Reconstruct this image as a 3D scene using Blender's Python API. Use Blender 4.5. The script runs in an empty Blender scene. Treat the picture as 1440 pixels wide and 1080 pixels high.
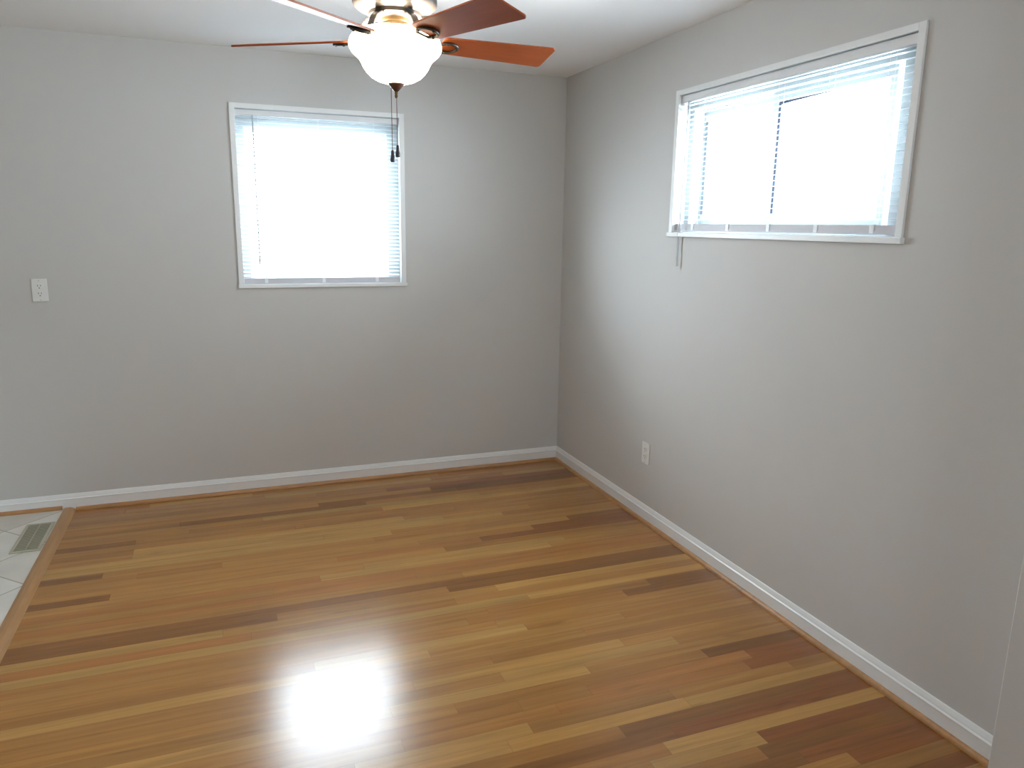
import bpy, bmesh, math, random
from mathutils import Vector, Matrix

SC = bpy.context.scene
COL = SC.collection
PI = math.pi

# ------------------------------------------------------------------ camera
cam_d = bpy.data.cameras.new('camera')
cam = bpy.data.objects.new('camera', cam_d)
COL.objects.link(cam)
cam_d.sensor_fit = 'HORIZONTAL'
cam_d.sensor_width = 36.0
cam_d.lens = 1052.87 * 36.0 / 1440.0
cam_d.clip_start = 0.02
cam.matrix_world = Matrix(((0.934011, 0.060563, -0.352072, -2.0187),
                           (-0.35695, 0.198157, -0.912864, -4.3848),
                           (0.01448, 0.978297, 0.206699, 1.5257),
                           (0, 0, 0, 1)))
SC.camera = cam

# ------------------------------------------------------------------ light of the day, exposure
SKY = 38.0
W = bpy.data.worlds.new('overcast sky')
SC.world = W
W.use_nodes = True
bg = W.node_tree.nodes['Background']
bg.inputs['Strength'].default_value = SKY
# bright overcast sky above the horizon, brighter lower half added to light the ceiling
_wt = W.node_tree
_tc = _wt.nodes.new('ShaderNodeTexCoord')
_sx = _wt.nodes.new('ShaderNodeSeparateXYZ')
_mr = _wt.nodes.new('ShaderNodeMapRange')
_mr.inputs['From Min'].default_value = -.12
_mr.inputs['From Max'].default_value = .12
_mx = _wt.nodes.new('ShaderNodeMix'); _mx.data_type = 'RGBA'
_mx.inputs['A'].default_value = (1.05, 1.16, 1.30, 1)
_mx.inputs['B'].default_value = (0.79, 0.88, 1.0, 1)
_wt.links.new(_tc.outputs['Generated'], _sx.inputs[0])
_wt.links.new(_sx.outputs['Z'], _mr.inputs['Value'])
_wt.links.new(_mr.outputs[0], _mx.inputs['Factor'])
_wt.links.new(_mx.outputs['Result'], bg.inputs['Color'])

SC.view_settings.view_transform = 'Standard'
SC.view_settings.look = 'None'
SC.view_settings.gamma = 1.0
SC.view_settings.use_curve_mapping = False
SC.view_settings.exposure = 0.08
cy = SC.cycles
cy.use_denoising = True
cy.max_bounces = 14
cy.diffuse_bounces = 8
cy.glossy_bounces = 4
cy.transmission_bounces = 8
cy.transparent_max_bounces = 24
cy.sample_clamp_indirect = 6.0
cy.caustics_reflective = False
cy.caustics_refractive = False


def portal(name, loc, rot, sx, sy):
    """marks a window opening for the sky's light (gives no light of its own)"""
    d = bpy.data.lights.new(name, 'AREA')
    d.shape = 'RECTANGLE'
    d.size, d.size_y = sx, sy
    d.cycles.is_portal = True
    o = bpy.data.objects.new(name, d)
    COL.objects.link(o)
    o.location, o.rotation_euler = loc, rot
    return o


# room dimensions
H = 2.408                       # ceiling
XL, YF = -6.4, -9.0             # kitchen wall, wall behind the camera
TH = 0.16                       # wall thickness
WB = (-1.920, -1.027, 1.187, 2.118)      # back window opening  x0 x1 z0 z1
WF = (-1.95, -1.05, 1.0, 1.8)               # unseen fill window behind the camera, added to light the back wall
WR = (-2.556, -1.248, 1.505, 2.130)      # right window opening y0 y1 z0 z1

portal('window_portal_back', ((WB[0]+WB[1])/2, TH+.02, (WB[2]+WB[3])/2), (-PI/2, 0, 0), WB[1]-WB[0], WB[3]-WB[2])
portal('window_portal_right', (TH+.02, (WR[0]+WR[1])/2, (WR[2]+WR[3])/2), (0, PI/2, 0), WR[3]-WR[2], WR[1]-WR[0])


portal('fill_portal_front', ((WF[0]+WF[1])/2, YF-TH-.02, (WF[2]+WF[3])/2), (PI/2, 0, 0), WF[1]-WF[0], WF[3]-WF[2])


# ------------------------------------------------------------------ materials
def srgb(r, g, b):
    f = lambda c: (c/255/12.92) if c/255 <= .04045 else ((c/255+.055)/1.055)**2.4
    return (f(r), f(g), f(b), 1)


def mat(name, col, rough=0.5, metal=0.0, spec=0.5, coat=0.0, bump=0.0, bscale=200.0, vary=0.0, vscale=6.0):
    m = bpy.data.materials.new(name)
    m.use_nodes = True
    nt = m.node_tree
    b = nt.nodes['Principled BSDF']
    b.inputs['Base Color'].default_value = col
    b.inputs['Roughness'].default_value = rough
    b.inputs['Metallic'].default_value = metal
    b.inputs['Specular IOR Level'].default_value = spec
    b.inputs['Coat Weight'].default_value = coat
    tc = nt.nodes.new('ShaderNodeTexCoord')
    if vary:
        n = nt.nodes.new('ShaderNodeTexNoise')
        n.inputs['Scale'].default_value = vscale
        n.inputs['Detail'].default_value = 5
        nt.links.new(tc.outputs['Object'], n.inputs['Vector'])
        mx = nt.nodes.new('ShaderNodeMix'); mx.data_type = 'RGBA'
        mx.inputs['A'].default_value = tuple(c*(1-vary) for c in col[:3])+(1,)
        mx.inputs['B'].default_value = tuple(min(1, c*(1+vary)) for c in col[:3])+(1,)
        nt.links.new(n.outputs['Fac'], mx.inputs['Factor'])
        nt.links.new(mx.outputs['Result'], b.inputs['Base Color'])
    if bump:
        n2 = nt.nodes.new('ShaderNodeTexNoise')
        n2.inputs['Scale'].default_value = bscale
        n2.inputs['Detail'].default_value = 3
        nt.links.new(tc.outputs['Object'], n2.inputs['Vector'])
        bp = nt.nodes.new('ShaderNodeBump')
        bp.inputs['Strength'].default_value = bump
        bp.inputs['Distance'].default_value = 0.002
        nt.links.new(n2.outputs['Fac'], bp.inputs['Height'])
        nt.links.new(bp.outputs['Normal'], b.inputs['Normal'])
    return m


M_wall = mat('wall paint', srgb(206, 204, 201), .55, spec=.25, bump=.12, bscale=260, vary=.012, vscale=3)
M_ceil = mat('ceiling paint', srgb(243, 243, 243), .8, spec=.2, bump=.1, bscale=220)
M_trim = mat('white trim paint', srgb(240, 241, 240), .35, bump=.04, bscale=90)
M_vinyl = mat('white vinyl', srgb(236, 237, 238), .35)
M_frame = mat('grey white aluminium', srgb(178, 186, 187), .4)
M_plate = mat('white plastic', srgb(235, 235, 232), .3)
M_slot = mat('dark slot', srgb(40, 40, 42), .6)
M_gasket = mat('dark gasket', srgb(38, 46, 66), .6)
M_bronze = mat('aged bronze', srgb(46, 38, 29), .5, metal=.3, bump=.05, bscale=60, vary=.15, vscale=9)
M_finial = mat('dark brown metal', srgb(92, 58, 44), .4, metal=.5)
M_brass = mat('antique brass', srgb(78, 60, 32), .5, metal=.6)
M_knob = mat('dark walnut knob', srgb(50, 42, 48), .45, vary=.2, vscale=60)
M_rail_shade = mat('rail shade grey', srgb(205, 202, 206), .5)  # backlit shade of the white bottom rail put into this grey
M_cord = mat('white cord', srgb(225, 225, 220), .7)
M_wand = mat('clear grey plastic', srgb(176, 182, 184), .25)
M_register = mat('register enamel', srgb(186, 182, 162), .45, metal=.2)
M_dark = mat('duct dark', srgb(104, 100, 84), .8)


def m_slat():
    m = bpy.data.materials.new('blind slat')
    m.use_nodes = True
    nt = m.node_tree
    b = nt.nodes['Principled BSDF']
    b.inputs['Base Color'].default_value = srgb(228, 231, 234)
    b.inputs['Roughness'].default_value = .4
    t = nt.nodes.new('ShaderNodeBsdfTranslucent')
    t.inputs['Color'].default_value = srgb(235, 240, 245)
    mx = nt.nodes.new('ShaderNodeMixShader')
    mx.inputs['Fac'].default_value = .10
    nt.links.new(b.outputs[0], mx.inputs[1])
    nt.links.new(t.outputs[0], mx.inputs[2])
    nt.links.new(mx.outputs[0], nt.nodes['Material Output'].inputs['Surface'])
    return m


M_slat = m_slat()


def m_glass():
    m = bpy.data.materials.new('window glass')
    m.use_nodes = True
    nt = m.node_tree
    nt.nodes.remove(nt.nodes['Principled BSDF'])
    t = nt.nodes.new('ShaderNodeBsdfTransparent')
    t.inputs['Color'].default_value = (.93, .96, .95, 1)
    g = nt.nodes.new('ShaderNodeBsdfGlossy')
    g.inputs['Roughness'].default_value = 0.02
    f = nt.nodes.new('ShaderNodeFresnel')
    f.inputs['IOR'].default_value = 1.45
    mx = nt.nodes.new('ShaderNodeMixShader')
    ge = nt.nodes.new('ShaderNodeNewGeometry')
    sb = nt.nodes.new('ShaderNodeMath'); sb.operation = 'SUBTRACT'
    sb.inputs[0].default_value = 1.0
    nt.links.new(ge.outputs['Backfacing'], sb.inputs[1])
    mu = nt.nodes.new('ShaderNodeMath'); mu.operation = 'MULTIPLY'      # reflect on the entering face only
    nt.links.new(f.outputs[0], mu.inputs[0])
    nt.links.new(sb.outputs[0], mu.inputs[1])
    nt.links.new(mu.outputs[0], mx.inputs['Fac'])
    nt.links.new(t.outputs[0], mx.inputs[1])
    nt.links.new(g.outputs[0], mx.inputs[2])
    nt.links.new(mx.outputs[0], nt.nodes['Material Output'].inputs['Surface'])
    return m


M_glass = m_glass()


def m_wood(name, col, attr=None, grain_axis=(1.6, 34, 34), rough=.2, coat=.0, grain=.22, spec=.5):
    """wood: colour (or per-plank colour attribute) times streaky grain"""
    m = bpy.data.materials.new(name)
    m.use_nodes = True
    nt = m.node_tree
    b = nt.nodes['Principled BSDF']
    tc = nt.nodes.new('ShaderNodeTexCoord')
    mp = nt.nodes.new('ShaderNodeMapping')
    mp.inputs['Scale'].default_value = grain_axis
    vec = tc.outputs['Object']
    if attr:
        sd = nt.nodes.new('ShaderNodeAttribute')
        sd.attribute_name = 'plank_seed'
        ad = nt.nodes.new('ShaderNodeVectorMath'); ad.operation = 'ADD'
        nt.links.new(tc.outputs['Object'], ad.inputs[0])
        nt.links.new(sd.outputs['Color'], ad.inputs[1])
        vec = ad.outputs[0]
    nt.links.new(vec, mp.inputs['Vector'])
    n = nt.nodes.new('ShaderNodeTexNoise')
    n.inputs['Scale'].default_value = 1.0
    n.inputs['Detail'].default_value = 6
    n.inputs['Roughness'].default_value = .62
    n.inputs['Distortion'].default_value = .6
    nt.links.new(mp.outputs[0], n.inputs['Vector'])
    cr = nt.nodes.new('ShaderNodeMapRange')
    cr.inputs['From Min'].default_value = .25
    cr.inputs['From Max'].default_value = .75
    cr.inputs['To Min'].default_value = 1-grain
    cr.inputs['To Max'].default_value = 1+grain*.6
    nt.links.new(n.outputs['Fac'], cr.inputs['Value'])
    # sparse dark mineral streaks and little knots
    mp2 = nt.nodes.new('ShaderNodeMapping')
    mp2.inputs['Scale'].default_value = (grain_axis[0]*2.2, grain_axis[1]*.55, grain_axis[2]*.55)
    nt.links.new(vec, mp2.inputs['Vector'])
    n2 = nt.nodes.new('ShaderNodeTexNoise')
    n2.inputs['Scale'].default_value = 1.0
    n2.inputs['Detail'].default_value = 2
    nt.links.new(mp2.outputs[0], n2.inputs['Vector'])
    r2 = nt.nodes.new('ShaderNodeMapRange')
    r2.inputs['From Min'].default_value = .68
    r2.inputs['From Max'].default_value = .80
    r2.inputs['To Min'].default_value = 1.0
    r2.inputs['To Max'].default_value = .72
    nt.links.new(n2.outputs['Fac'], r2.inputs['Value'])
    ml = nt.nodes.new('ShaderNodeMath'); ml.operation = 'MULTIPLY'
    nt.links.new(cr.outputs[0], ml.inputs[0])
    nt.links.new(r2.outputs[0], ml.inputs[1])
    vm = nt.nodes.new('ShaderNodeVectorMath'); vm.operation = 'SCALE'
    if attr:
        at = nt.nodes.new('ShaderNodeAttribute')
        at.attribute_name = attr
        nt.links.new(at.outputs['Color'], vm.inputs[0])
    else:
        vm.inputs[0].default_value = col[:3]
    nt.links.new(ml.outputs[0], vm.inputs['Scale'])
    nt.links.new(vm.outputs[0], b.inputs['Base Color'])
    b.inputs['Roughness'].default_value = rough
    b.inputs['Specular IOR Level'].default_value = spec
    b.inputs['Coat Weight'].default_value = coat
    b.inputs['Coat Roughness'].default_value = .12
    # slightly wavy finish
    n3 = nt.nodes.new('ShaderNodeTexNoise')
    n3.inputs['Scale'].default_value = 9.0
    n3.inputs['Detail'].default_value = 2
    nt.links.new(tc.outputs['Object'], n3.inputs['Vector'])
    bp = nt.nodes.new('ShaderNodeBump')
    bp.inputs['Strength'].default_value = .06
    bp.inputs['Distance'].default_value = .004
    nt.links.new(n3.outputs['Fac'], bp.inputs['Height'])
    nt.links.new(bp.outputs['Normal'], b.inputs['Normal'])
    return m


M_floor = m_wood('oak strip floor', None, attr='plank_colour', rough=.215, coat=.0, grain=.30)
M_shoe = m_wood('oak shoe moulding', srgb(178, 130, 84), grain_axis=(2, 40, 40), rough=.3)
M_thresh = m_wood('oak threshold', srgb(172, 128, 82), grain_axis=(30, 2.5, 30), rough=.32)
M_blade = m_wood('cherry fan blade', srgb(150, 70, 24), grain_axis=(3, 40, 40), rough=.45, spec=.3, grain=.2)


def m_tile():
    m = bpy.data.materials.new('beige floor tile')
    m.use_nodes = True
    nt = m.node_tree
    b = nt.nodes['Principled BSDF']
    tc = nt.nodes.new('ShaderNodeTexCoord')
    mp = nt.nodes.new('ShaderNodeMapping')
    mp.vector_type = 'TEXTURE'
    mp.inputs['Location'].default_value = ((-3.355-1.95)/2, (-3.355+1.95)/2, 0)
    mp.inputs['Rotation'].default_value = (0, 0, PI/4)
    nt.links.new(tc.outputs['Object'], mp.inputs['Vector'])
    br = nt.nodes.new('ShaderNodeTexBrick')
    br.offset = 0.0
    br.inputs['Scale'].default_value = 1.0
    br.inputs['Brick Width'].default_value = .318
    br.inputs['Row Height'].default_value = .318
    br.inputs['Mortar Size'].default_value = .0035
    br.inputs['Mortar Smooth'].default_value = .2
    br.inputs['Color1'].default_value = srgb(226, 223, 214)
    br.inputs['Color2'].default_value = srgb(206, 199, 188)
    br.inputs['Mortar'].default_value = srgb(172, 163, 148)
    nt.links.new(mp.outputs[0], br.inputs['Vector'])
    n = nt.nodes.new('ShaderNodeTexNoise')
    n.inputs['Scale'].default_value = 7
    n.inputs['Detail'].default_value = 6
    nt.links.new(tc.outputs['Object'], n.inputs['Vector'])
    mr = nt.nodes.new('ShaderNodeMapRange')
    mr.inputs['To Min'].default_value = .82
    mr.inputs['To Max'].default_value = 1.15
    nt.links.new(n.outputs['Fac'], mr.inputs['Value'])
    vm = nt.nodes.new('ShaderNodeVectorMath'); vm.operation = 'SCALE'
    nt.links.new(br.outputs['Color'], vm.inputs[0])
    nt.links.new(mr.outputs[0], vm.inputs['Scale'])
    nt.links.new(vm.outputs[0], b.inputs['Base Color'])
    b.inputs['Roughness'].default_value = .35
    return m


M_tile = m_tile()


def m_emit(name, col, strength):
    m = bpy.data.materials.new(name)
    m.use_nodes = True
    b = m.node_tree.nodes['Principled BSDF']
    b.inputs['Base Color'].default_value = (.9, .86, .78, 1)
    b.inputs['Roughness'].default_value = .25
    b.inputs['Emission Color'].default_value = col
    b.inputs['Emission Strength'].default_value = strength
    return m


M_globe = m_emit('lit frosted glass', (1.0, .86, .64, 1), 6.0)


# ------------------------------------------------------------------ mesh helpers
def box(bm, x0, x1, y0, y1, z0, z1):
    v = [bm.verts.new((x, y, z)) for x in (x0, x1) for y in (y0, y1) for z in (z0, z1)]
    for f in ((0, 1, 3, 2), (4, 6, 7, 5), (0, 4, 5, 1), (2, 3, 7, 6), (0, 2, 6, 4), (1, 5, 7, 3)):
        bm.faces.new([v[i] for i in f])


def lathe(bm, prof, seg=48, c=(0, 0, 0), mod=None):
    rings = []
    for r, z in prof:
        ring = []
        for i in range(seg):
            a = 2*PI*i/seg
            rr = r*(mod(a, r, z) if mod else 1)
            ring.append(bm.verts.new((c[0]+rr*math.cos(a), c[1]+rr*math.sin(a), c[2]+z)))
        rings.append(ring)
    for a, b in zip(rings, rings[1:]):
        for i in range(seg):
            j = (i+1) % seg
            bm.faces.new((a[i], a[j], b[j], b[i]))
    return rings


def tube(bm, pts, r, seg=8, closed=False):
    pts = [Vector(p) for p in pts]
    rings = []
    n = len(pts)
    for i, p in enumerate(pts):
        if closed:
            d = pts[(i+1) % n]-pts[i-1]
        else:
            d = pts[min(i+1, n-1)]-pts[max(i-1, 0)]
        d.normalize()
        up = Vector((0, 0, 1)) if abs(d.z) < .9 else Vector((1, 0, 0))
        a = d.cross(up).normalized()
        b = d.cross(a)
        rr = r[i] if isinstance(r, (list, tuple)) else r
        rings.append([bm.verts.new(p+rr*(math.cos(2*PI*k/seg)*a+math.sin(2*PI*k/seg)*b)) for k in range(seg)])
    rng = range(n) if closed else range(n-1)
    for i in rng:
        A, B = rings[i], rings[(i+1) % n]
        for k in range(seg):
            j = (k+1) % seg
            bm.faces.new((A[k], A[j], B[j], B[k]))
    if not closed:
        bm.faces.new(rings[0][::-1])
        bm.faces.new(rings[-1])


def prism(bm, outline, z0, z1, T=None):
    """outline: list of (x, y) extruded z0..z1, through transform T"""
    lo = [Vector((x, y, z0)) for x, y in outline]
    hi = [Vector((x, y, z1)) for x, y in outline]
    if T is not None:
        lo = [T @ v for v in lo]
        hi = [T @ v for v in hi]
    lo = [bm.verts.new(v) for v in lo]
    hi = [bm.verts.new(v) for v in hi]
    bm.faces.new(lo[::-1])
    bm.faces.new(hi)
    n = len(lo)
    for i in range(n):
        j = (i+1) % n
        bm.faces.new((lo[i], lo[j], hi[j], hi[i]))


def sweep(bm, prof, a, b, out):
    """extrude a wall-trim profile (depth, height) from a to b; out = direction away from the wall"""
    A = [bm.verts.new(Vector(a)+Vector(out)*d+Vector((0, 0, h))) for d, h in prof]
    B = [bm.verts.new(Vector(b)+Vector(out)*d+Vector((0, 0, h))) for d, h in prof]
    n = len(prof)
    for i in range(n):
        j = (i+1) % n
        bm.faces.new((A[i], A[j], B[j], B[i]))
    bm.faces.new(A[::-1])
    bm.faces.new(B)


def link(name, bm, m, parent=None, smooth=False, bevel=0.0):
    bmesh.ops.recalc_face_normals(bm, faces=bm.faces)
    me = bpy.data.meshes.new(name)
    bm.to_mesh(me)
    bm.free()
    o = bpy.data.objects.new(name, me)
    COL.objects.link(o)
    if m:
        me.materials.append(m)
    if smooth:
        for p in me.polygons:
            p.use_smooth = True
        try:
            me.set_sharp_from_angle(angle=math.radians(38))
        except Exception:
            pass
    if bevel:
        md = o.modifiers.new('bevel', 'BEVEL')
        md.width = bevel
        md.segments = 2
        md.limit_method = 'ANGLE'
    if parent:
        o.parent = parent
        o.matrix_parent_inverse = Matrix.Translation(parent.location).inverted()
    return o


def empty(name, loc):
    o = bpy.data.objects.new(name, None)
    o.empty_display_size = .05
    COL.objects.link(o)
    o.location = loc
    return o


def tag(o, label, cat, group=None):
    o['label'] = label
    o['category'] = cat
    if group:
        o['group'] = group
    return o


def struct(o):
    o['kind'] = 'structure'
    return o


def B():
    return bmesh.new()


# ------------------------------------------------------------------ shell
def wall_x(name, x0, x1, y0, y1, op=None):
    """wall running along x (thickness y0..y1) with an opening (x0 x1 z0 z1)"""
    bm = B()
    if op:
        a, b, c, d = op
        box(bm, x0, a, y0, y1, 0, H)
        box(bm, b, x1, y0, y1, 0, H)
        box(bm, a, b, y0, y1, 0, c)
        box(bm, a, b, y0, y1, d, H)
    else:
        box(bm, x0, x1, y0, y1, 0, H)
    return struct(link(name, bm, M_wall))


def wall_y(name, y0, y1, x0, x1, op=None):
    bm = B()
    if op:
        a, b, c, d = op
        box(bm, x0, x1, y0, a, 0, H)
        box(bm, x0, x1, b, y1, 0, H)
        box(bm, x0, x1, a, b, 0, c)
        box(bm, x0, x1, a, b, d, H)
    else:
        box(bm, x0, x1, y0, y1, 0, H)
    return struct(link(name, bm, M_wall))


wall_x('wall_back', XL-TH, TH, 0, TH, WB)
wall_x('wall_front', XL-TH, TH, YF-TH, YF, WF)
wall_y('wall_right', YF, 0, 0, TH, WR)
wall_y('wall_left', YF, 0, XL-TH, XL)
JY = -3.157                                   # wall that steps into the room beside the camera
bm = B(); box(bm, -.10, -.0005, YF, JY, 0, H)
struct(link('wall_near', bm, M_wall, bevel=.004))

bm = B(); box(bm, XL-TH, TH, YF-TH, TH, H, H+.12)
struct(link('ceiling', bm, M_ceil))
# ---- oak floor: every strip is a quad of the floor mesh with its own wood colour
TX0 = -2.845                                  # where the oak meets the threshold
PW, OFF = .0563, .0445
rng = random.Random(11)
LIGHT, MID, MEDD, DARK, RED, ORANGE = 'L', 'M', 'm', 'D', 'R', 'O'
TONE = {'L': (176, 130, 69), 'M': (167, 117, 58), 'm': (157, 108, 53), 'D': (132, 85, 39),
        'R': (138, 84, 41), 'O': (164, 109, 54)}
ROWS = {  # row: list of (x where the strip starts, tone), the last runs to the wall
    3: [(-3, 'm'), (-1.2, 'R')],
    4: [(-3, 'M'), (-.95, 'D')],
    5: [(-3, 'M'), (-1.6, 'D'), (-.8, 'D')],
    6: [(-3, 'm'), (-2.3, 'D'), (-1.35, 'm')],
    7: [(-3, 'M'), (-1.9, 'L'), (-.7, 'M')],
    9: [(-3, 'D'), (-2.491, 'M'), (-1.3, 'm')],
    10: [(-3, 'M'), (-1.75, 'm'), (-.9, 'M')],
    11: [(-3, 'm'), (-2.489, 'L'), (-1.2, 'M')],
    12: [(-3, 'M'), (-2.49, 'L'), (-1.0, 'M'), (-.5, 'm')],
    14: [(-3, 'L'), (-1.3, 'M')],
    15: [(-3, 'D'), (-2.59, 'M'), (-1.4, 'm'), (-.9, 'M')],
    16: [(-3, 'M'), (-2.448, 'm'), (-2.102, 'M'), (-.37, 'D')],
    17: [(-3, 'M'), (-1.2, 'm'), (-.6, 'R')],
    18: [(-3, 'M'), (-1.6, 'O'), (-.9, 'R')],
    19: [(-3, 'D'), (-2.535, 'M'), (-1.1, 'm')],
    20: [(-3, 'M'), (-1.5, 'L'), (-.5, 'M')],
    21: [(-3, 'O'), (-1.7, 'L'), (-.6, 'M')],
    22: [(-3, 'M'), (-1.9, 'O')],
    23: [(-3, 'O'), (-1.3, 'O'), (-.5, 'O')],
    24: [(-3, 'M'), (-1.1, 'M')],
    25: [(-3, 'D'), (-1.5, 'D')],
    26: [(-3, 'D'), (-1.9, 'm'), (-1.2, 'D')],
    27: [(-3, 'L'), (-2.1, 'M'), (-1.0, 'L')],
    28: [(-3, 'O'), (-2.0, 'm'), (-1.2, 'M')],
    29: [(-3, 'L'), (-.9, 'L')],
    30: [(-3, 'm'), (-1.9, 'M'), (-1.1, 'm'), (-.35, 'D')],
    31: [(-3, 'M'), (-1.2, 'm'), (-.5, 'D')],
    32: [(-3, 'M'), (-1.1, 'M')],
    33: [(-3, 'm'), (-1.8, 'L'), (-1.0, 'M')],
    34: [(-3, 'L'), (-1.4, 'M'), (-.6, 'm')],
    35: [(-3, 'm'), (-1.7, 'M'), (-.8, 'M')],
    36: [(-3, 'm'), (-1.2, 'm')],
    37: [(-3, 'M'), (-1.5, 'L'), (-.7, 'M')],
    38: [(-3, 'M'), (-1.2, 'L'), (-.5, 'M')],
    39: [(-3, 'L'), (-1.6, 'L'), (-.9, 'M')],
    40: [(-3, 'M'), (-1.4, 'm'), (-.45, 'D')],
    41: [(-3, 'm'), (-1.2, 'm'), (-.95, 'O'), (-.3, 'R')],
    42: [(-3, 'M'), (-1.6, 'm'), (-1.09, 'O'), (-.35, 'R')],
    43: [(-3, 'M'), (-1.75, 'L'), (-1.21, 'm'), (-.7, 'M'), (-.2, 'm')],
    44: [(-3, 'L'), (-1.3, 'L'), (-.675, 'L')],
    45: [(-3, 'M'), (-1.5, 'm'), (-.95, 'D'), (-.2, 'R')],
    46: [(-3, 'm'), (-1.4, 'D'), (-.8, 'R')],
    47: [(-3, 'M'), (-1.3, 'm'), (-.86, 'L')],
    48: [(-3, 'L'), (-1.5, 'm'), (-.94, 'L'), (-.557, 'R')],
    49: [(-3, 'm'), (-1.2, 'm'), (-.6, 'D')],
    50: [(-3, 'M'), (-1.1, 'D'), (-.5, 'R')],
}


def strip_colour(t):
    c = srgb(*TONE[t])
    k = rng.uniform(.92, 1.08)
    w = rng.uniform(-.03, .03)
    return (c[0]*k*(1+w), c[1]*k, c[2]*k*(1-w), 1)


def build_floor():
    bm = B()
    box(bm, TX0-.03, 0, YF, 0, -.10, -.0015)
    fc = len(bm.faces)
    cols = [srgb(92, 60, 32)]*fc
    seeds = [(0, 0, 0, 1)]*fc
    bm.faces.ensure_lookup_table()
    g = .0003
    k = -1
    while True:
        y1 = -(OFF+k*PW)
        y0 = y1-PW
        if y1 < YF:
            break
        segs = ROWS.get(k)
        if not segs:
            x = -3-rng.uniform(0, .8)
            segs = []
            while x < 0:
                segs.append((x, rng.choice('LMMMmmO' if k < 51 else 'LMMmmDRO')))
                x += rng.uniform(.5, 1.5)
        for i, (xa, t) in enumerate(segs):
            xb = segs[i+1][0] if i+1 < len(segs) else 0
            xa = max(xa, TX0)
            if xb <= xa:
                continue
            vs = [bm.verts.new(p) for p in ((xa+g, max(y0, YF)+g, 0), (xb-g, max(y0, YF)+g, 0), (xb-g, min(y1, 0)-g, 0), (xa+g, min(y1, 0)-g, 0))]
            bm.faces.new(vs)
            cols.append(strip_colour(t))
            seeds.append((rng.uniform(0, 20), rng.uniform(0, 20), rng.uniform(0, 20), 1))
        k += 1
    me = bpy.data.meshes.new('floor')
    bm.to_mesh(me)
    bm.free()
    a = me.attributes.new('plank_colour', 'FLOAT_COLOR', 'FACE')
    s = me.attributes.new('plank_seed', 'FLOAT_COLOR', 'FACE')
    for i, (c, d) in enumerate(zip(cols, seeds)):
        a.data[i].color = c
        s.data[i].color = d
    me.materials.append(M_floor)
    o = bpy.data.objects.new('floor', me)
    COL.objects.link(o)
    return struct(o)


build_floor()
TILE_Z = .011
bm = B(); box(bm, XL, -2.875, YF, 0, -.10, TILE_Z)
struct(link('floor_kitchen', bm, M_tile))

# ---- oak threshold between tile and oak
bm = B()
prof = [(-2.888, .011), (-2.884, .0155), (-2.872, .0185), (-2.855, .018), (-2.840, .012), (-2.832, .004), (-2.829, .0002), (-2.888, .0002)]
A = [bm.verts.new((x, -.0125, z)) for x, z in prof]
C = [bm.verts.new((x, YF, z)) for x, z in prof]
for i in range(len(prof)):
    j = (i+1) % len(prof)
    bm.faces.new((A[i], A[j], C[j], C[i]))
bm.faces.new(A[::-1]); bm.faces.new(C)
struct(link('trim_1', bm, M_thresh))

# ---- baseboards and shoe mouldings
BASE = [(0, 0), (.012, 0), (.012, .060), (.0145, .0625), (.0145, .065), (.010, .070), (.0095, .074), (.005, .087), (.003, .090), (0, .090)]
bm = B(); sweep(bm, BASE, (XL, 0, 0.0), (0, 0, 0.0), (0, -1, 0))
struct(link('baseboard_back', bm, M_trim))
bm = B(); sweep(bm, BASE, (0, 0, 0), (0, JY, 0), (-1, 0, 0))
struct(link('baseboard_right', bm, M_trim))
bm = B(); sweep(bm, BASE, (XL, 0, .011), (XL, YF, .011), (1, 0, 0))
struct(link('baseboard_left', bm, M_trim))
bm = B(); sweep(bm, BASE, (XL, YF, 0), (-.10, YF, 0), (0, 1, 0))
struct(link('baseboard_front', bm, M_trim))
SH = [(0, 0)]+[(.015*math.cos(a*PI/12), .017*math.sin(a*PI/12)) for a in range(0, 7)]
SHOE = [(d+.0122, h) for d, h in SH]
bm = B(); sweep(bm, SHOE, (-2.829, 0, 0), (-.0122, 0, 0), (0, -1, 0))
struct(link('trim_2', bm, M_shoe))
bm = B(); sweep(bm, SHOE, (0, -.0122, 0), (0, JY+.003, 0), (-1, 0, 0))
struct(link('trim_3', bm, M_shoe))
bm = B(); sweep(bm, [(d, h*1.1+TILE_Z) for d, h in SHOE], (XL+.02, 0, 0), (-2.892, 0, 0), (0, -1, 0))
struct(link('trim_4', bm, M_shoe))


# ------------------------------------------------------------------ windows
def ring(bm, x0, x1, z0, z1, w, y0, y1):
    """rectangular frame in the xz plane, depth y0..y1"""
    box(bm, x0, x1, y0, y1, z0, z0+w)
    box(bm, x0, x1, y0, y1, z1-w, z1)
    box(bm, x0, x0+w, y0, y1, z0+w, z1-w)
    box(bm, x1-w, x1, y0, y1, z0+w, z1-w)


def to_right(o):
    """window parts are drawn as if in the back wall (x along the wall, y outwards); turn onto the right wall"""
    for v in o.data.vertices:
        x, y, z = v.co
        v.co = (y, x, z)
    o.data.flip_normals()
    return o


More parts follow.
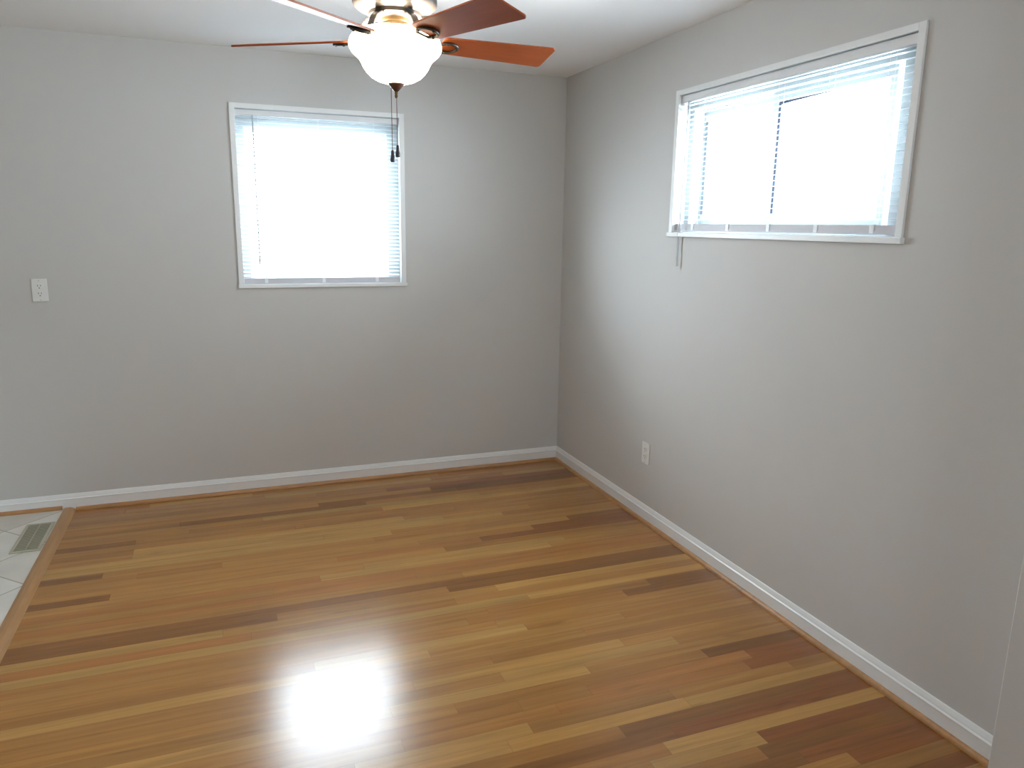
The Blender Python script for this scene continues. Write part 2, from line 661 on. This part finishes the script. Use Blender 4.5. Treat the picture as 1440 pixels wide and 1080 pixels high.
def window(name, op, outer, sill, sash, right=False):
    a, b, c, d = op
    xo0, xo1, zt = outer
    fix = to_right if right else (lambda o: o)
    root = struct(empty(name, (0, 0, 0)))
    e = .0
    bm = B()                                     # flat casing strips on the wall around the opening
    box(bm, xo0, a+.010, -.010, -.0003, sill[1], zt)
    box(bm, b-.010, xo1, -.010, -.0003, sill[1], zt)
    box(bm, a+.010, b-.010, -.010, -.0003, d-.008, zt)
    fix(link('window_casing', bm, M_trim, root, bevel=.0012))
    bm = B()
    box(bm, sill[2], sill[3], -.018, .060, sill[0], sill[1])
    fix(link('window_sill', bm, M_trim, root, bevel=.0015))
    bm = B()
    ring(bm, a, b, c, d, .004, .0005, TH)
    fix(link('window_jamb', bm, M_trim, root))
    bm = B()
    wl, wr, wh = (.11, .040, .070) if right else (.050, .072, .088)
    y0, y1 = .060, TH-.005
    box(bm, a+.004, a+wl, y0, y1, c+.004, d-.004)
    box(bm, b-wr, b-.004, y0, y1, c+.004, d-.004)
    box(bm, a+wl, b-wr, y0, y1, c+.004, c+.030)
    box(bm, a+wl, b-wr, y0, y1, d-wh, d-.004)
    box(bm, a+.004, b-.004, .045, y0, d-.050, d-.004)  # filler strip added to keep sky light out of the head rail gap
    fix(link('window_frame', bm, M_frame, root, bevel=.001))
    sash(root, fix, a+wl, b-wr, c+.030, d-wh)
    return root


def sash_fixed(root, fix, a, b, c, d):
    bm = B(); ring(bm, a, b, c, d, .030, .095, .125)
    sa = fix(link('window_sash', bm, M_vinyl, root, bevel=.001))
    bm = B(); box(bm, a+.029, b-.029, .108, .112, c+.029, d-.029)
    g = fix(link('window_pane', bm, M_glass, root))
    g.parent = sa


def sash_slide(root, fix, a, b, c, d):
    # x here is the wall's y: smaller = nearer the camera; the near sash stands a little open
    for (x0, x1, y0, top, w0, w1) in ((-1.835, b, .112, .030, .04, .02), (-2.405, -1.800, .080, .040, .03, .042)):
        bm = B()
        box(bm, x0, x1, y0, y0+.026, c, c+.034)
        box(bm, x0, x1, y0, y0+.026, d-top, d)
        box(bm, x0, x0+w0, y0, y0+.026, c+.034, d-top)
        box(bm, x1-w1, x1, y0, y0+.026, c+.034, d-top)
        s = fix(link('window_sash', bm, M_frame, root, bevel=.001))
        bm = B(); box(bm, x0+w0-.001, x1-w1+.001, y0+.012, y0+.016, c+.033, d-top+.001)
        g = fix(link('window_pane', bm, M_glass, root))
        g.parent = s
    # dark weatherstrip along the near sash's meeting stile and head, tapering along the head
    bm = B()
    box(bm, -1.855, -1.842, .076, .084, 1.585, 2.016)
    prism(bm, [(-2.15, 2.0195), (-1.842, 2.0195), (-1.842, 2.009)], -.082, -.077, Matrix.Rotation(PI/2, 4, 'X'))
    fix(link('weatherstrip', bm, M_gasket, root))
    bm = B(); box(bm, -1.333, -1.312, .106, .112, 1.585, 2.010)
    fix(link('sash_stop', bm, mat('grey weatherstrip', srgb(120, 124, 130), .6), root))


window('window_1', WB, (-1.9375, -1.0091, 2.135), (1.170, 1.1885, -1.9405, -1.004), sash_fixed)
window('window_2', WR, (-2.5732, -1.2308, 2.145), (1.487, 1.5065, -2.578, -1.226), sash_slide, right=True)

# fill window added in the unseen far wall to lift back wall and baseboard
root = struct(empty('fill_window', (0, 0, 0)))
a, b, c, d = WF
bm = B(); ring(bm, a, b, c, d, .045, -TH+.02, .012)
wf = link('window_frame', bm, M_trim, root)
bm = B(); box(bm, a+.04, b-.04, -.09, -.086, c+.04, d-.04)
wp = link('window_pane', bm, M_glass, root)
for q in (wf, wp):
    q.data.transform(Matrix.Translation((0, YF, 0)))


# ------------------------------------------------------------------ blinds
def blind(label, x0, x1, zrail, zhead, tilt, ladders, wand_x, wand_z, cords, right=False, hang=0.0, mid_y=.022, rail_h=.030):
    """mini blind hung inside the opening; drawn in the back wall's frame"""
    fix = to_right if right else (lambda o: o)
    base = (mid_y, (x0+x1)/2, zrail) if right else ((x0+x1)/2, mid_y, zrail)
    root = empty('window_blind', base)
    tag(root, label, 'window blind', 'white mini blinds in the windows')
    bm = B()
    box(bm, x0, x1, mid_y-.014, mid_y+.014, zhead[0], zhead[1])
    hr = fix(link('head_rail', bm, M_vinyl, root, bevel=.002))
    for xe in (x0-.002, x1-.001):
        bm = B()
        box(bm, xe, xe+.003, mid_y-.016, mid_y+.016, zhead[0]-.004, zhead[1]+.001)
        fix(link('mounting_bracket', bm, M_rail_shade, root))
    # slats: thin crowned strips, one mesh
    bm = B()
    pitch = .0213
    z = zhead[0]-.014
    half = .0125
    while z > zrail+rail_h+.008:
        prof = []
        for i in range(5):
            u = -half+2*half*i/4
            prof.append((mid_y+u*math.cos(tilt), z+u*math.sin(tilt)+.0018*(1-(u/half)**2)))
        for (ya, za), (yb, zb) in zip(prof, prof[1:]):
            bm.faces.new([bm.verts.new(p) for p in ((x0+.002, ya, za), (x1-.002, ya, za), (x1-.002, yb, zb), (x0+.002, yb, zb))])
        z -= pitch
    bmesh.ops.remove_doubles(bm, verts=bm.verts, dist=1e-5)
    sl = fix(link('slats', bm, M_slat, root, smooth=True))
    bm = B()
    box(bm, x0+.002, x1-.002, mid_y-.013, mid_y+.013, zrail+.0, zrail+rail_h*.36)
    box(bm, x0+.002, x1-.002, mid_y-.011, mid_y+.011, zrail+rail_h*.36, zrail+rail_h)
    rl = fix(link('bottom_rail', bm, M_rail_shade, root))
    for lx in ladders:
        bm = B()
        for yy in (mid_y-.0132, mid_y+.0132):
            tube(bm, [(lx, yy, zrail+rail_h), (lx, yy, zhead[0])], .0006, 5)
        fix(link('ladder_cord', bm, M_cord, root))
        bm = B()
        box(bm, lx-.009, lx+.009, mid_y-.0145, mid_y-.0105, zrail+.003, zrail+rail_h+.001)
        fix(link('cord_cap', bm, M_vinyl, root))
    bm = B()
    tube(bm, [(wand_x, mid_y-.022, zhead[0]-.004), (wand_x-.001, mid_y-.036, wand_z+.04), (wand_x-.002, mid_y-.036, wand_z)], [.0036, .0040, .0044], 8)
    box(bm, wand_x-.002, wand_x+.002, mid_y-.024, mid_y-.012, zhead[0]-.006, zhead[0]+.001)
    wd = fix(link('tilt_wand', bm, M_wand, root))
    for i, (cx, cz) in enumerate(cords):
        bm = B()
        tube(bm, [(cx, mid_y-.0155, zhead[0]), (cx, mid_y-.038, zhead[0]-.05), (cx-.002, mid_y-.040, cz+.03), (cx-.003, mid_y-.040, cz)], .0016, 6)
        tube(bm, [(cx-.003, mid_y-.040, cz), (cx-.003, mid_y-.040, cz-.008)], [.0016, .0028], 6)
        fix(link('lift_cord', bm, M_cord, root))
    for ch in root.children:
        ch.matrix_parent_inverse = Matrix.Translation(root.location).inverted()
    return root


blind('white mini blind in the square back-wall window behind the fan pull chains',
      -1.912, -1.040, 1.192, (2.079, 2.106), math.radians(22), (-1.793, -1.481, -1.177), -1.822, 1.30, ())
blind('white mini blind with hanging cord in the wide window on the right wall',
      -2.551, -1.2535, 1.5145, (2.089, 2.121), math.radians(4), (-2.434, -2.176, -1.916, -1.656, -1.397), -1.325, 1.350,
      ((-1.318, 1.345),), right=True, rail_h=.031)


# ------------------------------------------------------------------ wall outlets
def outlet(label, loc, right=False):
    root = empty('wall_outlet', loc)
    tag(root, label, 'wall outlet', 'white wall outlets')
    L = Vector(loc)

    def put(o):
        for v in o.data.vertices:
            x, y, z = v.co
            v.co = (y+L.x, -x+L.y, z+L.z) if right else (x+L.x, y+L.y, z+L.z)
        return o
    bm = B(); box(bm, -.035, .035, -.006, -.0003, -.057, .057)
    put(link('cover_plate', bm, M_plate, root, bevel=.0025))
    bm = B()
    for s in (-1, 1):
        out = [(.0172*math.cos(t), max(-.0142, min(.0142, .0172*math.sin(t)))+s*.0192) for t in [2*PI*i/28 for i in range(28)]]
        T = Matrix.Rotation(PI/2, 4, 'X')
        prism(bm, out, .006, .0085, T)
    put(link('receptacle', bm, M_plate, root))
    bm = B()
    for s in (-1, 1):
        for dx, h in ((-.0065, .008), (.0065, .0065)):
            box(bm, dx-.0012, dx+.0012, -.0090, -.0086, s*.0192+.0035-h/2+.001, s*.0192+.0035+h/2+.001)
        prism(bm, [(.0026*math.cos(t), .0026*math.sin(t)+s*.0192-.0075) for t in [2*PI*i/12 for i in range(12)]], .0086, .0090, Matrix.Rotation(PI/2, 4, 'X'))
    put(link('prong_slots', bm, M_slot, root))
    for z in (-.048, .048):
        bm = B(); prism(bm, [(.003*math.cos(t), .003*math.sin(t)+z) for t in [2*PI*i/12 for i in range(12)]], .006, .0072, Matrix.Rotation(PI/2, 4, 'X'))
        put(link('screw', bm, M_rail_shade, root))


outlet('white wall outlet left of the square window, at mid height on the back wall', (-2.883, 0, 1.174))
outlet('white wall outlet low on the right wall above the baseboard', (0, -1.1223, .370), right=True)

# ------------------------------------------------------------------ floor register in the tile
VX0, VX1, VY0, VY1 = -3.018, -2.893, -.565, -.205
reg = empty('floor_register', ((VX0+VX1)/2, (VY0+VY1)/2, TILE_Z))
tag(reg, 'greyish tan metal floor register set in the tile beside the oak threshold', 'floor vent')
bm = B()
z0, z1 = TILE_Z+.0003, TILE_Z+.006
fw = .014
box(bm, VX0, VX1, VY0, VY0+fw, z0, z1); box(bm, VX0, VX1, VY1-fw, VY1, z0, z1)
box(bm, VX0, VX0+fw, VY0+fw, VY1-fw, z0, z1); box(bm, VX1-fw, VX1, VY0+fw, VY1-fw, z0, z1)
link('register_frame', bm, M_register, reg, bevel=.0015)
bm = B(); box(bm, VX0+fw, VX1-fw, VY0+fw, VY1-fw, z0, z0+.0008)
link('register_duct', bm, M_dark, reg)
bm = B()
n = 26
for i in range(n):
    y = VY0+fw+(VY1-VY0-2*fw)*(i+.5)/n
    box(bm, VX0+fw, VX1-fw, y-.0036, y+.0036, z0+.002, z1-.0008)
box(bm, (VX0+VX1)/2-.003, (VX0+VX1)/2+.003, VY0+fw, VY1-fw, z0+.001, z1-.0004)
link('register_grille', bm, mat('register grille', srgb(164, 160, 138), .5, metal=.1), reg)

# ------------------------------------------------------------------ ceiling fan
FX, FY, FZ = -1.460, -1.861, 2.096            # axis and blade height
R_TIP, PHI, PITCH = .542, .060, -.245
fan = empty('ceiling_fan', (FX, FY, H))
tag(fan, 'bronze ceiling fan with five cherry blades and a lit bowl light', 'ceiling fan')
C0 = (FX, FY, 0)
bm = B()
lathe(bm, [(.0, H-.0005), (.118, H-.0005), (.124, 2.395), (.126, 2.262), (.131, 2.246), (.1325, 2.238), (.1290, 2.234), (.1325, 2.230), (.1325, 2.204), (.128, 2.194),
           (.112, 2.183), (.088, 2.177), (.0, 2.177)], 64, C0)
link('motor_housing', bm, M_bronze, fan, smooth=True)
bm = B()
lathe(bm, [(.0, 2.180), (.080, 2.180), (.084, 2.176), (.082, 2.166), (.070, 2.160), (.0, 2.160)], 48, C0)
link('flywheel', bm, M_bronze, fan, smooth=True)
bm = B()
lathe(bm, [(.0, 2.162), (.046, 2.162), (.046, 2.150), (.043, 2.148), (.043, 2.136), (.050, 2.132), (.056, 2.124), (.056, 2.118), (.0, 2.118)], 48, C0)
link('switch_housing', bm, M_brass, fan, smooth=True)

# the bowl: a scalloped bell of lit glass, open at the top
outer = [(.122, 2.116), (.131, 2.112), (.141, 2.100), (.1465, 2.084), (.1455, 2.070), (.138, 2.057), (.127, 2.047), (.117, 2.038), (.1105, 2.028),
         (.104, 2.014), (.094, 2.000), (.080, 1.986), (.060, 1.975), (.036, 1.968), (.014, 1.966)]
inner = [(max(r-.004, .010), z+.004) for r, z in outer[::-1]]
bm = B()
lathe(bm, outer+inner+[outer[0]], 72, C0, mod=lambda a, r, z: 1+.012*math.cos(6*a)*min(1, max(0, (z-2.0)/.06)))
bmesh.ops.remove_doubles(bm, verts=bm.verts, dist=1e-5)
link('lamp_bowl', bm, M_globe, fan, smooth=True)
bm = B()
lathe(bm, [(.0, 2.118), (.010, 2.118), (.010, 1.972), (.0, 1.972)], 16, C0)
link('centre_stem', bm, M_brass, fan, smooth=True)
bulbs = bpy.data.lights.new('fan_bulbs', 'POINT')
bulbs.energy = 60.0
bulbs.color = (1.0, .97, .92)
bulbs.shadow_soft_size = .03
for k in range(2):
    bo = bpy.data.objects.new('fan_bulb', bulbs)
    COL.objects.link(bo)
    bo.parent = fan
    bo.location = (.092*math.cos(-.3+PI*k), .092*math.sin(-.3+PI*k), 2.060-H)
bm = B()
lathe(bm, [(.0, 1.976), (.026, 1.975), (.0285, 1.972), (.027, 1.968), (.017, 1.955), (.009, 1.946), (.0055, 1.943), (.0, 1.943)], 32, C0)
fin = link('finial', bm, M_finial, fan, smooth=True)
bm = B()
lathe(bm, [(.0, 1.944), (.0048, 1.944), (.0058, 1.939), (.0045, 1.935), (.0058, 1.930), (.004, 1.924), (.0, 1.924)], 16, C0)
link('finial_tip', bm, M_brass, fin, smooth=True)


def chain(x, y, ztop, zknob, name_knob='pull_knob'):
    bm = B()
    tube(bm, [(x, y, ztop), (x+.0008, y, zknob+.030)], .0011, 6)
    z = ztop-.004
    while z > zknob+.034:
        bmesh.ops.create_icosphere(bm, subdivisions=1, radius=.0017, matrix=Matrix.Translation((x+.0008*(ztop-z)/(ztop-zknob), y, z)))
        z -= .0052
    c = link('pull_chain', bm, M_finial, fan)
    bm = B()
    lathe(bm, [(.0, .038), (.0032, .038), (.0044, .034), (.0052, .022), (.0074, .012), (.0076, .004), (.006, 0), (.0, 0)], 20, (x+.0008, y, zknob))
    k = link('pull_knob', bm, M_knob, fan, smooth=True)
    k.parent = c
    k.matrix_parent_inverse = Matrix.Identity(4)


chain(FX+.0006, FY, 1.926, 1.7405)
rx, ry = .934, -.357                         # to the right as seen from the camera
chain(FX-.0165*rx, FY-.0165*ry, 1.968, 1.7245)


def blade(k):
    a = PHI+k*2*PI/5
    # local frame: x along the blade, y across, pitched about x
    T = Matrix.Translation((FX, FY, FZ)) @ Matrix.Rotation(a, 4, 'Z') @ Matrix.Rotation(PITCH, 4, 'X')
    w0, w1, r0 = .052, .069, .150
    # rounded corners
    pts = []

    def corner(cx, cy, r, a0):
        for i in range(6):
            t = a0+PI/2*i/5
            pts.append((cx+r*math.cos(t), cy+r*math.sin(t)))
    corner(r0+.020, -(w0-.020), .020, PI)
    corner(R_TIP-.014, -(w1-.014), .014, -PI/2)
    corner(R_TIP-.014, w1-.014, .014, 0)
    corner(r0+.020, w0-.020, .020, PI/2)
    bm = B()
    prism(bm, pts, .0, .006)
    o = link('fan_blade', bm, M_blade, None, bevel=.001)
    o.parent = fan
    o.matrix_parent_inverse = Matrix.Translation(fan.location).inverted()
    o.matrix_basis = T
    # iron: curved arm from the flywheel, opening into an oval loop under the blade
    bm = B()
    P = []
    for i in range(24):
        t = 2*PI*i/24
        P.append(T @ Vector((.172+.036*math.cos(t), .030*math.sin(t), -.0042)))
    tube(bm, P, .0046, 8, closed=True)
    Rz = Matrix.Translation((FX, FY, 0)) @ Matrix.Rotation(a, 4, 'Z')
    path = [(Rz, (.066, 2.166)), (Rz, (.088, 2.163)), (Rz, (.104, 2.151)), (Rz, (.116, 2.130)), (Rz, (.126, 2.108)), (T, (.140, -.0040)), (T, (.150, -.0040))]
    half = [.020, .017, .013, .012, .014, .018, .022]
    up, lo = [], []
    for i, ((M, (r, z)), h) in enumerate(zip(path, half)):
        k = .0045
        off = Vector((-k, 0, -k*.6)) if M is Rz else Vector((0, 0, -k))
        up.append([bm.verts.new(M @ Vector((r, sgn*h, z))) for sgn in (-1, 1)])
        lo.append([bm.verts.new(M @ (Vector((r, sgn*h, z))+off)) for sgn in (-1, 1)])
    for i in range(len(path)-1):
        bm.faces.new((up[i][0], up[i][1], up[i+1][1], up[i+1][0]))
        bm.faces.new((lo[i][0], lo[i+1][0], lo[i+1][1], lo[i][1]))
        for sd in (0, 1):
            bm.faces.new((up[i][sd], up[i+1][sd], lo[i+1][sd], lo[i][sd]))
    for e in (0, -1):
        bm.faces.new((up[e][0], up[e][1], lo[e][1], lo[e][0]))
    for sx, sy in ((.205, 0), (.165, .028), (.165, -.028)):
        q = T @ Vector((sx, sy, -.0052))
        bmesh.ops.create_icosphere(bm, subdivisions=2, radius=.0062, matrix=Matrix.Translation(q))
    link('blade_iron', bm, M_bronze, fan, smooth=True)


for k in range(5):
    blade(k)

# ------------------------------------------------------------------ fill downlight added out of view to brighten tile and lower left wall
KX, KY = -4.1, -1.35
can = empty('fill_downlight', (KX, KY, H))
tag(can, 'unseen fill downlight added at the kitchen end of the ceiling', 'fill light')
bm = B()
lathe(bm, [(.060, H-.0005), (.085, H-.0005), (.085, H-.006), (.060, H-.008), (.060, H-.0005)], 32, (KX, KY, 0))
bmesh.ops.remove_doubles(bm, verts=bm.verts, dist=1e-5)
link('trim_ring', bm, M_vinyl, can, smooth=True)
bm = B()
lathe(bm, [(.0, H-.004), (.059, H-.004), (.059, H-.001), (.0, H-.001)], 32, (KX, KY, 0))
link('lens', bm, m_emit('fill downlight lens', (.92, .96, 1, 1), 12.0), can)
sp = bpy.data.lights.new('fill_downlight_beam', 'SPOT')
sp.energy = 36.0
sp.color = (.90, .96, 1.0)
sp.spot_size = math.radians(112)
sp.spot_blend = .7
sp.shadow_soft_size = .055
so = bpy.data.objects.new('fill_downlight_beam', sp)
COL.objects.link(so)
so.parent = can
so.location = (0, 0, -.02)
